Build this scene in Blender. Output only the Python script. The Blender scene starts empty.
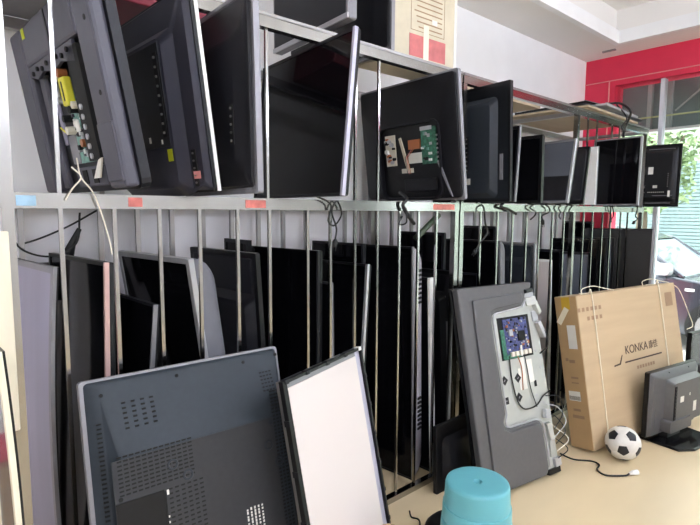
import bpy, bmesh, math, random
from mathutils import Matrix, Vector
random.seed(7)
S = bpy.context.scene
COL = S.collection
R = math.radians

# ------------------------------------------------------------------ camera, sky, exposure
cam_d = bpy.data.cameras.new('camera'); cam = bpy.data.objects.new('camera', cam_d); COL.objects.link(cam)
cam.location = (0, 0, 1.5); cam.rotation_euler = (Matrix.Rotation(R(48.7), 3, 'Z') @ Matrix.Rotation(R(90 - 5.7), 3, 'X') @ Matrix.Rotation(R(.3), 3, 'Z')).to_euler()
cam_d.sensor_width = 36.0; cam_d.lens = 36.0 * 510 / 700; cam_d.clip_start = 0.05; cam_d.clip_end = 200
S.camera = cam
W = bpy.data.worlds.new('overcast_sky'); S.world = W; W.use_nodes = True
bg = W.node_tree.nodes['Background']; bg.inputs[0].default_value = (0.93, 0.97, 1.0, 1); bg.inputs[1].default_value = 4.6
S.view_settings.view_transform = 'Standard'; S.view_settings.look = 'None'
S.view_settings.exposure = 1.06; S.view_settings.gamma = 1.0
try: S.view_settings.use_curve_mapping = False
except Exception: pass
ADDED_LAMP = 39.0          # emission of the added tube lamps that brighten the room
try:
    S.cycles.max_bounces = 10; S.cycles.diffuse_bounces = 5; S.cycles.transparent_max_bounces = 12
except Exception: pass

sun_d = bpy.data.lights.new('sun', 'SUN'); sun_d.energy = 3.0; sun_d.angle = R(12); sun_d.color = (1, .96, .9)
sun = bpy.data.objects.new('sun', sun_d); COL.objects.link(sun); sun.rotation_euler = (R(28), R(10), 0)     # high, from behind the shop: lights the street only

# ------------------------------------------------------------------ materials
def srgb(r, g, b):
    f = lambda c: (c/255/12.92) if c/255 <= .04045 else ((c/255+.055)/1.055)**2.4
    return (f(r), f(g), f(b), 1)
def mat(name, rgb, rough=.5, metal=0., var=.06, scale=9., bump=0., spec=.5, coat=0., stretch=(1, 1, 1), emit=None):
    m = bpy.data.materials.new(name); m.use_nodes = True
    nt = m.node_tree; b = nt.nodes['Principled BSDF']
    tc = nt.nodes.new('ShaderNodeTexCoord'); mp = nt.nodes.new('ShaderNodeMapping'); mp.inputs['Scale'].default_value = stretch
    nz = nt.nodes.new('ShaderNodeTexNoise'); nz.inputs['Scale'].default_value = scale; nz.inputs['Detail'].default_value = 4
    nt.links.new(tc.outputs['Object'], mp.inputs[0]); nt.links.new(mp.outputs[0], nz.inputs['Vector'])
    c = srgb(*rgb); cr = nt.nodes.new('ShaderNodeValToRGB')
    cr.color_ramp.elements[0].position = .3; cr.color_ramp.elements[1].position = .7
    cr.color_ramp.elements[0].color = tuple(x*(1-var) for x in c[:3]) + (1,)
    cr.color_ramp.elements[1].color = tuple(min(1, x*(1+var)) for x in c[:3]) + (1,)
    nt.links.new(nz.outputs['Fac'], cr.inputs[0]); nt.links.new(cr.outputs[0], b.inputs['Base Color'])
    b.inputs['Roughness'].default_value = rough; b.inputs['Metallic'].default_value = metal
    b.inputs['Specular IOR Level'].default_value = spec
    if coat: b.inputs['Coat Weight'].default_value = coat; b.inputs['Coat Roughness'].default_value = .05
    if bump:
        bp = nt.nodes.new('ShaderNodeBump'); bp.inputs['Strength'].default_value = bump; bp.inputs['Distance'].default_value = .004
        nt.links.new(nz.outputs['Fac'], bp.inputs['Height']); nt.links.new(bp.outputs[0], b.inputs['Normal'])
    if emit: b.inputs['Emission Color'].default_value = srgb(*rgb); b.inputs['Emission Strength'].default_value = emit
    return m
M = {}
M['wall'] = mat('white_wall_paint', (240, 240, 240), .7, scale=3, var=.03)
M['wall_gloss'] = mat('glossy_wall_paint', (236, 234, 238), .5, scale=2.5, var=.08)
M['ceil'] = mat('ceiling_paint', (236, 233, 229), .8, scale=2, var=.02)
M['red'] = mat('red_wall_paint', (214, 40, 74), .5, scale=4, var=.05)
M['floor'] = mat('beige_floor', (214, 194, 158), .38, scale=2.2, var=.10, stretch=(1, .35, 1))
M['steel'] = mat('stainless_steel', (164, 163, 160), .17, 1.0, scale=14, var=.06, stretch=(1, 1, .15))
M['steel_dull'] = mat('dull_steel', (160, 158, 158), .3, .9, scale=14, var=.08)
M['plastic_black'] = mat('black_plastic', (20, 20, 22), .38, scale=40, var=.08, spec=.28)
M['plastic_gloss'] = mat('gloss_black_plastic', (16, 16, 18), .14, scale=30, var=.05, spec=.28)
M['screen'] = mat('black_screen_glass', (11, 11, 14), .06, scale=5, var=.1, spec=.16)
M['strip_red'] = mat('muted_red_strip', (196, 112, 104), .3, .4, scale=25, var=.25)
M['strip_blue'] = mat('muted_blue_strip', (140, 170, 190), .3, .4, scale=25, var=.2)
M['shell_grey'] = mat('light_grey_shell', (172, 168, 176), .5, scale=20, var=.04)
M['shell_mid'] = mat('mid_grey_shell', (104, 104, 112), .5, scale=20, var=.05)
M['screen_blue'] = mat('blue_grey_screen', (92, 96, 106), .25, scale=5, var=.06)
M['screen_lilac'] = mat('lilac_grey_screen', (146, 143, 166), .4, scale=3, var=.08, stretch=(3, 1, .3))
M['slate'] = mat('slate_plastic', (70, 69, 80), .5, scale=30, var=.06)
M['slate_dark'] = mat('dark_slate_plastic', (50, 50, 60), .4, scale=30, var=.06, spec=.28)
M['charcoal'] = mat('charcoal_plastic', (27, 27, 32), .45, scale=30, var=.08, spec=.28)
M['dark_back'] = mat('dark_textured_back', (20, 20, 24), .45, scale=60, var=.12, bump=.05, spec=.28)
M['grey_back'] = mat('grey_textured_back', (42, 47, 54), .5, scale=60, var=.08, bump=.05, spec=.28)
M['fg_back'] = mat('blue_grey_back', (46, 53, 60), .5, scale=50, var=.05, bump=.03, spec=.28)
M['fg_low'] = mat('brown_grey_back', (50, 51, 54), .5, scale=50, var=.06, spec=.28)
M['slot'] = mat('vent_black', (8, 8, 9), .8)
M['silver'] = mat('silver_bezel', (186, 186, 190), .35, .55, scale=20, var=.04)
M['silver_grey'] = mat('grey_bezel', (132, 131, 136), .4, .3, scale=20, var=.05)
M['lavender'] = mat('lavender_bezel', (176, 174, 190), .4, .2, scale=20, var=.04)
M['pink'] = mat('rose_bezel', (214, 178, 172), .4, .3, scale=20, var=.04)
M['white'] = mat('white_plastic', (228, 228, 226), .4, scale=20, var=.03)
M['cream'] = mat('cream_board', (226, 218, 196), .55, scale=8, var=.06, stretch=(4, 4, .5))
M['diffuser'] = mat('pale_diffuser_sheet', (212, 203, 200), .42, scale=1.5, var=.02)
M['board_grey'] = mat('bare_chassis_metal', (188, 190, 186), .42, .45, scale=12, var=.06)
M['board_cover'] = mat('warm_grey_cover', (90, 89, 91), .42, .15, scale=40, var=.05)
M['pcb_green'] = mat('green_circuit_board', (52, 112, 88), .45, scale=70, var=.5)
M['pcb_pale'] = mat('pale_green_circuit_board', (112, 160, 148), .45, scale=60, var=.3)
M['pcb_blue'] = mat('blue_circuit_board', (66, 72, 120), .4, scale=80, var=.6)
M['yellow'] = mat('yellow_plastic', (226, 216, 60), .5)
M['sticker_lime'] = mat('lime_sticker', (196, 204, 30), .6)
M['sticker_pink'] = mat('pink_sticker', (226, 150, 146), .6)
M['sticker_white'] = mat('white_sticker', (224, 222, 214), .6)
M['copper'] = mat('copper_wire', (178, 110, 70), .4, .5)
M['card'] = mat('brown_cardboard', (186, 162, 130), .75, scale=6, var=.05, stretch=(.3, 1, 3))
M['card_side'] = mat('cardboard_side', (180, 148, 106), .75, scale=6, var=.06)
M['card_pale'] = mat('pale_cardboard', (204, 194, 170), .75, scale=10, var=.08)
M['ink'] = mat('brown_black_ink', (70, 52, 44), .8)
M['ink_faint'] = mat('faint_brown_ink', (150, 122, 96), .8)
M['label_red'] = mat('faded_red_print', (196, 112, 110), .7, scale=14, var=.2)
M['tape'] = mat('pale_packing_strap', (236, 226, 202), .35)
M['aqua'] = mat('aqua_plastic', (98, 170, 180), .38, scale=6, var=.03)
M['ball_white'] = mat('white_ball_leather', (222, 218, 212), .5, bump=.02, scale=30)
M['ball_black'] = mat('black_ball_leather', (34, 34, 38), .5)
M['maroon'] = mat('maroon_carton', (122, 24, 44), .6)
M['ply'] = mat('plywood_board', (176, 158, 132), .7, scale=6, var=.1, stretch=(1, .2, 1))
M['cable'] = mat('black_rubber', (16, 16, 17), .5)
M['cable_white'] = mat('white_cable', (222, 214, 198), .5)
M['lime_strip'] = mat('green_black_strip', (46, 62, 40), .4)
M['leaf'] = mat('leaf_green', (128, 148, 106), .6, scale=3, var=.4)
M['bark'] = mat('bark', (96, 84, 70), .85, scale=12, var=.3)
M['pave'] = mat('pale_pavement', (214, 212, 206), .8, scale=2, var=.05)
M['asphalt'] = mat('asphalt', (120, 122, 124), .85, scale=8, var=.1)
M['shutter'] = mat('teal_shutter', (126, 146, 148), .6, scale=4, var=.05)
M['facade'] = mat('grey_green_facade', (150, 160, 150), .8, scale=3, var=.08)
M['sign_back'] = mat('sign_back_sheet', (92, 108, 106), .6, scale=3, var=.12)
M['sign_strut'] = mat('sign_strut', (150, 160, 156), .5)
M['rope'] = mat('yellowish_pipe', (168, 176, 120), .6)
M['carpaint'] = mat('grey_car_paint', (64, 68, 78), .25, .3, coat=.6)
M['carglass'] = mat('car_window_glass', (120, 132, 138), .05, .0, spec=1.0, coat=1.0)
M['tyre'] = mat('tyre_rubber', (26, 26, 27), .8)
M['alloy'] = mat('alloy_wheel', (150, 152, 156), .35, .8)
M['lamp'] = mat('added_lamp_glow', (232, 238, 255), .5, emit=ADDED_LAMP)  # glow of the added, unseen tube lamps
M['added_lamp_body'] = mat('added_lamp_housing', (235, 235, 235), .5)
M['aluframe'] = mat('lilac_grey_aluminium', (206, 208, 214), .4, .2)
M['floral'] = mat('floral_tin', (200, 160, 120), .5, scale=45, var=.6)
gl = bpy.data.materials.new('shopfront_glass'); gl.use_nodes = True
nt = gl.node_tree; nt.nodes.clear()
o_ = nt.nodes.new('ShaderNodeOutputMaterial'); mx = nt.nodes.new('ShaderNodeMixShader')
t_ = nt.nodes.new('ShaderNodeBsdfTransparent'); t_.inputs[0].default_value = (.92, .955, .94, 1)
g_ = nt.nodes.new('ShaderNodeBsdfGlossy'); g_.inputs['Roughness'].default_value = .02
fr = nt.nodes.new('ShaderNodeFresnel'); fr.inputs[0].default_value = 1.45
nt.links.new(fr.outputs[0], mx.inputs[0]); nt.links.new(t_.outputs[0], mx.inputs[1]); nt.links.new(g_.outputs[0], mx.inputs[2])
nt.links.new(mx.outputs[0], o_.inputs[0]); M['glass'] = gl

# ------------------------------------------------------------------ mesh helpers
class MB:
    def __init__(s): s.v = []; s.f = []
    def add(s, vs, fs):
        n = len(s.v); s.v += [tuple(v) for v in vs]; s.f += [tuple(i+n for i in f) for f in fs]; return s
    def box(s, x0, x1, y0, y1, z0, z1, m=None):
        vs = [Vector((x, y, z)) for z in (z0, z1) for y in (y0, y1) for x in (x0, x1)]
        if m: vs = [m @ v for v in vs]
        return s.add(vs, [(0, 2, 3, 1), (4, 5, 7, 6), (0, 1, 5, 4), (2, 6, 7, 3), (0, 4, 6, 2), (1, 3, 7, 5)])
    def loops(s, ls, cap0=True, cap1=True):
        n = len(ls[0]); vs = [p for l in ls for p in l]; fs = []
        for k in range(len(ls)-1):
            for i in range(n):
                j = (i+1) % n; fs.append((k*n+i, k*n+j, (k+1)*n+j, (k+1)*n+i))
        if cap0: fs.append(tuple(reversed(range(n))))
        if cap1: fs.append(tuple(range((len(ls)-1)*n, len(ls)*n)))
        return s.add(vs, fs)
    def cyl(s, p0, p1, r0, r1=None, n=12):
        return s.tube([p0, p1], [r0, r0 if r1 is None else r1], n)
    def tube(s, pts, r, n=8):
        pts = [Vector(p) for p in pts]; ls = []
        rs = r if isinstance(r, (list, tuple)) else [r]*len(pts)
        a = None
        for i, p in enumerate(pts):
            d = (pts[min(i+1, len(pts)-1)] - pts[max(i-1, 0)]).normalized()
            if a is None: a = d.orthogonal().normalized()
            a = (a - d*a.dot(d)).normalized(); b = d.cross(a)
            ls.append([p + (a*math.cos(2*math.pi*k/n) + b*math.sin(2*math.pi*k/n))*rs[i] for k in range(n)])
        return s.loops(ls)
    def lathe(s, prof, n=40, c=(0, 0, 0), cap=True):
        ls = [[(c[0]+r*math.cos(2*math.pi*k/n), c[1]+r*math.sin(2*math.pi*k/n), c[2]+z) for k in range(n)] for r, z in prof]
        return s.loops(ls, cap, cap)
    def prism(s, poly, y0, y1):           # polygon in (x, z), extruded along y
        return s.loops([[(x, y0, z) for x, z in poly], [(x, y1, z) for x, z in poly]])
    def build(s, name, m, parent=None, bevel=0, smooth=False, kind=None):
        me = bpy.data.meshes.new(name); me.from_pydata(s.v, [], s.f)
        b = bmesh.new(); b.from_mesh(me); bmesh.ops.recalc_face_normals(b, faces=b.faces); b.to_mesh(me); b.free()
        me.materials.append(M[m] if isinstance(m, str) else m)
        if smooth:
            for p in me.polygons: p.use_smooth = True
            try: me.set_sharp_from_angle(angle=R(40))
            except Exception: pass
        o = bpy.data.objects.new(name, me); COL.objects.link(o)
        if parent is not None: o.parent = parent
        if bevel:
            md = o.modifiers.new('bevel', 'BEVEL'); md.width = bevel; md.segments = 2; md.limit_method = 'ANGLE'
        if kind: o['kind'] = kind
        return o
def rrect(x0, x1, z0, z1, y, r=.01, n=3):
    r = min(r, (x1-x0)/2.01, (z1-z0)/2.01); pts = []
    for cx, cz, a0 in ((x1-r, z1-r, 0), (x0+r, z1-r, 90), (x0+r, z0+r, 180), (x1-r, z0+r, 270)):
        for k in range(n+1):
            a = R(a0 + 90*k/n); pts.append((cx + r*math.cos(a), y, cz + r*math.sin(a)))
    return pts
def thing(name, label, cat, mtx=None, group=None, loc=None):
    o = bpy.data.objects.new(name, None); COL.objects.link(o); o.empty_display_size = .05
    if mtx is not None: o.matrix_world = mtx
    if loc is not None: o.location = loc
    return tag(o, label, cat, group)
def tag(o, label, cat, group=None):
    o['label'] = label; o['category'] = cat
    if group: o['group'] = group
    return o
def struct(name, mb, m, parent=None, **k):
    o = mb.build(name, m, parent, **k)
    if parent is None: o['kind'] = 'structure'
    return o
def frame(x, y, z, yaw, lean, T=0.):
    """origin = right bottom edge as seen; local x runs to the viewer's left, local y out of the seen face, z up"""
    a = R(yaw); L = R(lean)
    X = Vector((-math.cos(a), math.sin(a), 0)); Z0 = Vector((0, 0, 1)); N0 = Z0.cross(X)
    Z = Z0*math.cos(L) - N0*math.sin(L); N = N0*math.cos(L) + Z0*math.sin(L)
    lift = max(0, T*math.sin(L))
    m = Matrix((X, N, Z)).transposed().to_4x4(); m.translation = Vector((x, y, z + lift + .001)); return m
def bez(pts, n=8):
    P = [Vector(p) for p in pts]; P = [2*P[0]-P[1]] + P + [2*P[-1]-P[-2]]; out = []
    for i in range(1, len(P)-2):
        for k in range(n):
            t = k/n
            out.append(.5*((2*P[i]) + (P[i+1]-P[i-1])*t + (2*P[i-1]-5*P[i]+4*P[i+1]-P[i+2])*t*t + (-P[i-1]+3*P[i]-3*P[i+1]+P[i+2])*t**3))
    out.append(P[-2]); return out
def text(name, body, size, m, parent, mtx, depth=.0006):
    c = bpy.data.curves.new(name, 'FONT'); c.body = body; c.size = size; c.extrude = depth; c.align_x = 'CENTER'
    o = bpy.data.objects.new(name, c); COL.objects.link(o)
    dg = bpy.context.evaluated_depsgraph_get(); me = bpy.data.meshes.new_from_object(o.evaluated_get(dg))
    bpy.data.objects.remove(o); me.name = name
    me.materials.clear(); me.materials.append(M[m])
    q = bpy.data.objects.new(name, me); COL.objects.link(q); q.parent = parent; q.matrix_local = mtx; return q
def face_mtx(x, z, y, rot=0):            # text lying on the seen face of a frame()d thing, reading left to right
    return Matrix.Translation((x, y, z)) @ Matrix(((-1, 0, 0, 0), (0, 0, 1, 0), (0, 1, 0, 0), (0, 0, 0, 1))) @ Matrix.Rotation(R(rot), 4, 'Z')

# ------------------------------------------------------------------ room shell
XW, YF, ZC, XR, YB = -2.5, 5.45, 3.055, 3.2, -2.6
struct('floor', MB().box(XW-.2, XR+.2, YB-.2, YF+.05, -.12, 0), 'floor')
struct('wall_left', MB().box(XW-.2, XW, YB-.2, YF+.2, 0, 3.4), 'wall')
struct('trim_1', MB().box(XW, XW+.012, YB, YF, .0, 1.5), 'wall_gloss')
struct('wall_right', MB().box(XR, XR+.2, YB-.2, YF+.2, 0, 3.4), 'wall')
struct('wall_back', MB().box(XW, XR, YB-.2, YB, 0, 3.4), 'wall')
cb = MB(); cx0, cx1, cy0, cy1 = -2.07, 2.6, -2.0, 5.08
for b in ((XW, cx0, YB, YF), (cx1, XR, YB, YF), (cx0, cx1, YB, cy0), (cx0, cx1, cy1, YF)): cb.box(*b, ZC, ZC+.34)
ceil = struct('ceiling', cb, 'ceil')
struct('tray_ceiling', MB().box(cx0-.1, cx1+.1, cy0-.1, cy1+.1, ZC+.30, ZC+.36), 'ceil', ceil)
lp = MB()
for b in ((cx0, cx0+.05, cy0, cy1), (cx1-.05, cx1, cy0, cy1), (cx0+.05, cx1-.05, cy0, cy0+.05), (cx0+.05, cx1-.05, cy1-.05, cy1)): lp.box(*b, ZC-.012, ZC+.10)
struct('tray_lip', lp, 'wall', ceil)
# front (street) wall: red fascia and red side strip around the shop window
GX, GZ, MX = -2.2, 2.765, -1.78
fw_ = MB().box(XW, XR, YF, YF+.2, GZ, ZC+.34).box(XW, GX, YF, YF+.2, 0, GZ)
struct('wall_front', fw_, 'red')
win = MB()
for x in (MX, -.35, 1.1, 2.5): win.box(x-.018, x+.018, YF+.03, YF+.11, 0.03, GZ)
win.box(GX, XR, YF+.03, YF+.11, 0, .06)
wf = struct('window_1', win, 'aluframe')
xs = [GX, MX, -.35, 1.1, 2.5, XR]
for i in range(5):
    o = MB().box(xs[i]+(.018 if i else 0), xs[i+1]-.018, YF+.066, YF+.074, .06, GZ).build('pane', 'glass', wf)
struct('trim_2', MB().box(XW, XR, YF-.012, YF, GZ+.05, GZ+.058).box(GX-.06, GX-.052, YF-.012, YF, 1.6, GZ+.05), 'sticker_pink')
# unseen tube lamps added to light walls and ceiling, all outside the view
for x, y, lab in ((.55, -1.2, 'added unseen tube lamp hanging behind the viewer, rack side'), (2.1, -1.2, 'added unseen tube lamp hanging behind the viewer, right wall side'), (.55, 1.2, 'added unseen tube lamp hanging in the room middle, rack side'),
        (2.1, 1.2, 'added unseen tube lamp hanging in the room middle, right wall side'), (.55, 3.6, 'added unseen tube lamp hanging near the shop window, rack side'), (2.1, 3.6, 'added unseen tube lamp hanging near the shop window, right wall side')):
    t = thing('added_tube_lamp', lab, 'lamp', loc=(x, y, 2.72), group='added unseen tube lamps')
    MB().cyl((0, -.6, 0), (0, .6, 0), .028, n=16).build('tube', 'lamp', t, smooth=True)
    MB().box(-.02, .02, -.62, .62, .03, .06).build('housing', 'added_lamp_body', t)
    for q in (-.6, .6): MB().box(-.03, .03, q-.02 if q < 0 else q, q if q < 0 else q+.02, -.03, .06).build('end_cap', 'added_lamp_body', t)
    for q in (-.45, .45): MB().cyl((0, q, .06), (0, q, .61), .003, n=6).build('hanger', 'steel_dull', t)
tag(MB().box(-2.24, -2.12, 5.2, 5.23, ZC-.012, ZC).build('ceiling_vent', 'silver_grey'), 'small grey slot vent in the white ceiling above the red wall corner', 'vent')

# ------------------------------------------------------------------ street outside
struct('pavement', MB().box(-9, 6, YF+.2, 8.6, -.3, -.14), 'pave')
struct('road', MB().box(-20, 12, 8.6, 30, -.35, -.2), 'asphalt')
fac = struct('street_facade', MB().box(-14, 8, 13.2, 13.5, -.2, 4.6), 'facade')
sl = MB()
for k in range(34): sl.box(-7.6, -3.4, 13.12, 13.2, .1+k*.078, .1+k*.078+.06)
t = thing('roller_shutter', 'teal roller shutter with horizontal slats across the street behind the car', 'shutter', loc=(0, 0, 0))
for k in range(34): MB().box(-7.6, -3.2, 13.12, 13.2, .0+k*.078, .0+k*.078+.062).build('slat', 'shutter', t)
MB().box(-7.7, -7.6, 13.08, 13.2, -.2, 2.8).box(-3.2, -3.1, 13.08, 13.2, -.2, 2.8).build('guide_rail', 'sign_strut', t)
t = thing('shop_sign', 'dark grey-green back of a street sign on pale struts above the window', 'sign', loc=(0, YF+.35, 0))
MB().box(-2.6, 4, 0, .05, 2.34, 3.1).build('sheet', 'sign_back', t)
for x in (-2.32, -1.98, -1.80, -1.38, -.7, 0, .8): MB().box(x-.02, x+.02, -.05, 0, 2.34, 3.1).build('strut', 'sign_strut', t)
MB().cyl((-1.75, -.03, 2.5), (-1.4, -.03, 2.8), .008, n=8).build('brace', 'sign_strut', t)
MB().cyl((-2.5, -.06, 2.46), (3.9, -.06, 2.46), .008, n=8).build('rail', 'rope', t)
MB().box(-2.6, 4, -.06, .07, 2.315, 2.34).build('lower_edge', 'white', t)
for x in (-2.5, 3.0): MB().box(x-.03, x+.03, -.16, 0, 2.6, 2.68).build('bracket', 'sign_strut', t)
def tree(x, y, h, r, seed, label):
    rnd = random.Random(seed); t = thing('street_tree', label, 'tree', loc=(x, y, -.2), group='street trees')
    tr = MB().tube([(0, 0, 0), (.04, 0, h*.35), (-.03, .05, h*.62)], [.13, .10, .06], 10)
    for k in range(6):
        a = k*1.05; tr.tube([(0, 0, h*.4), (math.cos(a)*r*.35, math.sin(a)*r*.35, h*.6), (math.cos(a)*r*.7, math.sin(a)*r*.7, h*.72)], [.05, .03, .015], 6)
    tr.build('trunk', 'bark', t)
    f = MB()
    cl = [(rnd.gauss(0, .45)*r, rnd.gauss(0, .45)*r, h*.66+rnd.gauss(0, .42)*r, r*rnd.uniform(.22, .42)) for _ in range(34)]
    for cx, cy, cz, cr in cl:
        for _ in range(95):
            d = Vector((rnd.gauss(0, 1), rnd.gauss(0, 1), rnd.gauss(0, 1))).normalized()*cr*rnd.uniform(.55, 1)
            p = Vector((cx, cy, cz))+d; s = rnd.uniform(.05, .10)
            u = Vector((rnd.gauss(0, 1), rnd.gauss(0, 1), rnd.gauss(0, .6))).normalized(); w = u.orthogonal().normalized()
            f.add([p-u*s, p+w*s*.45+Vector((0, 0, .01)), p+u*s, p-w*s*.45], [(0, 1, 2), (0, 2, 3)])
    o = f.build('foliage', 'leaf', t, kind='stuff')
tree(-3.9, 11.2, 4.4, 1.0, 1, 'leafy tree outside the window, left one beside the upright window frame')
tree(-1.6, 10.0, 4.8, 1.1, 2, 'leafy tree outside the window, right of the upper televisions')
tree(1.6, 11.2, 5.0, 1.2, 3, 'leafy street tree further right along the street')
tree(-7.5, 11.3, 4.8, 1.2, 4, 'leafy street tree hidden left beyond the red wall')

# parked car: side on, nose to the right
def car():
    t = thing('parked_car', 'dark grey car parked outside the shop window behind the cardboard box', 'car', loc=(-1.5, 6.95, -.14))
    # section outlines along x (nose at +x), y half-width profiles
    hood = [(-3.35, .35), (-3.4, .62), (-3.3, .86), (-2.4, .92), (-.52, .88), (.15, .80), (.62, .66), (.74, .5), (.72, .26), (.40, .2), (-.9, .18), (-3.0, .2)]
    body = MB(); half = .86
    def ring(s, dy): return [(x*s+(1-s)*-1.3, dy, z) for x, z in hood]
    body.loops([ring(.985, 0), ring(1, .07), ring(1, 2*half-.07), ring(.985, 2*half)])
    body.build('car_body', 'carpaint', t, bevel=.03, smooth=True)
    cab = [(-2.95, .88), (-2.35, 1.30), (-1.75, 1.40), (-1.25, 1.36), (-.95, 1.27), (-.42, .87)]
    def cr(sc, dy): return [(x*sc+(1-sc)*-1.6, dy + .16*max(0, (z-.88))/.5*(1 if dy < .8 else -1), z) for x, z in cab]
    g = MB().loops([cr(.985, .07), cr(.985, 2*half-.07)]); g.build('windows', 'carglass', t)
    ro = MB()
    def pt(x, z, near): return (x, (.055+.16*(z-.88)/.5) if near else (2*half-.055-.16*(z-.88)/.5), z)
    for near in (True, False):
        for (a, b) in (((-.42, .87), (-1.0, 1.28)), ((-1.0, 1.28), (-1.75, 1.41)), ((-1.75, 1.41), (-2.35, 1.31)), ((-2.35, 1.31), (-2.95, .88)), ((-1.62, .88), (-1.62, 1.40))):
            ro.tube([pt(*a, near), pt(*b, near)], .032, 8)
    ro.build('pillars', 'carpaint', t)
    rf = MB().loops([[pt(x, z, True) for x, z in ((-2.35, 1.32), (-1.75, 1.425), (-1.25, 1.385), (-.98, 1.29))], [pt(x, z, False) for x, z in ((-2.35, 1.32), (-1.75, 1.425), (-1.25, 1.385), (-.98, 1.29))]], False, False)
    rf.build('roof', 'carpaint', t)
    for x in (-.05, -2.6):
        for y0, sg in ((-.01, 1), (2*half+.01, -1)):
            w = MB().cyl((x, y0, .31), (x, y0+sg*.19, .31), .31, n=28).build('wheel', 'tyre', t)
            h = MB().cyl((x, y0-sg*.012, .31), (x, y0+sg*.03, .31), .2, n=24).build('hub', 'alloy', w)
            for k in range(5):
                a = k*2*math.pi/5; h2 = None
    MB().loops([rrect(-.70, -.52, .90, 1.03, -.12, .05), rrect(-.72, -.50, .89, 1.04, -.05, .05), rrect(-.66, -.54, .90, .97, .06, .03)]).build('wing_mirror', 'silver', t, smooth=True)
    MB().box(-.38, -.28, -.008, .02, .72, .755).build('side_lamp', 'white', t, bevel=.006)
    MB().box(-1.48, -1.3, -.02, .02, .78, .81).build('door_handle', 'silver', t, bevel=.006)
    dm = MB()
    for x in (-.58, -1.6, -2.5): dm.box(x-.004, x+.004, -.003, .02, .28, .88)
    dm.build('door_seams', 'slot', t)
    MB().loops([rrect(.45, .70, .5, .64, .02, .04), rrect(.45, .72, .5, .64, .2, .04)]).build('headlamp', 'white', t)
car()

# ------------------------------------------------------------------ steel racks
XFR, XBK, ZS, ZT = -1.75, -2.42, 1.55, 2.24
def rack(label, y0, y1, posts, low_f, low_b, up_f, up_b, top0, marks=()):
    t = thing('steel_rack', label, 'rack', loc=(0, 0, 0), group='steel racks along the wall')
    def bar(name, x, y, z0, z1, w, m='steel'):
        return MB().box(x-w/2, x+w/2, y-w/2, y+w/2, z0, z1).build(name, m, t)
    for y in posts:
        bar('post', XFR, y, 0, ZT, .032); bar('post', XBK, y, 0, ZT, .032, 'steel_dull')
    for x, m in ((XFR, 'steel'), (XBK, 'steel_dull')):
        for name, z0, z1 in (('base_rail', .0, .03), ('shelf_rail', ZS-.045, ZS), ('top_rail', ZT-.042, ZT)):
            MB().box(x-.018, x+.018, top0 if (name == 'top_rail' and x == XFR) else y0, y1, z0, z1).build(name, m, t)
    MB().box(XFR-.02, XFR+.022, top0, y1, ZT, ZT+.012).build('top_flange', 'steel_dull', t)
    ns = int((y1-y0)/.13)
    for k in range(1, ns): MB().box(XBK+.018, XFR-.018, y0+k*(y1-y0)/ns-.009, y0+k*(y1-y0)/ns+.009, ZS-.02, ZS).build('shelf_slat', 'steel_dull', t)
    for y in posts:
        for z in (ZS-.04, ZT-.04, 0): MB().box(XBK+.016, XFR-.016, y-.014, y+.014, z, z+.028 if z else .025).build('cross_beam', 'steel_dull', t)
    for y, w, m in marks: MB().box(XFR+.018, XFR+.0188, y, y+w, ZS-.038, ZS-.008).build('coloured_strip', m, t)['label'] = 'muted coloured strip on the shelf rail'  # thin muted red and blue strips set on the front of the rail
    for y in low_f: bar('front_bar', XFR, y, .03, ZS-.045, .012)
    for y in low_b: bar('back_bar', XBK, y, .03, ZS-.045, .02, 'steel_dull')
    for y in up_f: bar('front_bar', XFR, y, ZS, ZT-.042, .011)
    for y in up_b: bar('back_bar', XBK, y, ZS, ZT-.042, .02, 'steel_dull')
    return t
rack('nearer stainless steel rack with thin upright divider bars, left of the grey board television', .21, 2.325, (.23, 2.308), [.365, .52, .666, .811, .964, 1.106, 1.295, 1.42, 1.565, 1.709, 1.862, 2.004, 2.149],
     [.36, .66, .82, .98, 1.14, 1.30, 1.46, 1.62, 1.78, 2.08, 2.22], [.365, 1.10, 1.565, 1.709], [.67], .21, [(.25, .05, 'strip_blue'), (.56, .045, 'strip_red'), (.99, .09, 'strip_red'), (2.1, .18, 'strip_red')])
rack('farther stainless steel rack reaching the red wall, behind the tall brown carton', 2.337, 5.06, (2.354, 3.71, 5.04), [2.552, 2.729, 2.897, 3.066, 3.233, 3.412, 3.58, 3.891, 4.046, 4.229, 4.384, 4.588, 4.738],
     [2.5, 2.7, 2.95, 3.2, 3.45, 3.95, 4.2, 4.5, 4.8], [3.891, 4.046, 4.32, 4.47], [], 2.337)

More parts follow.
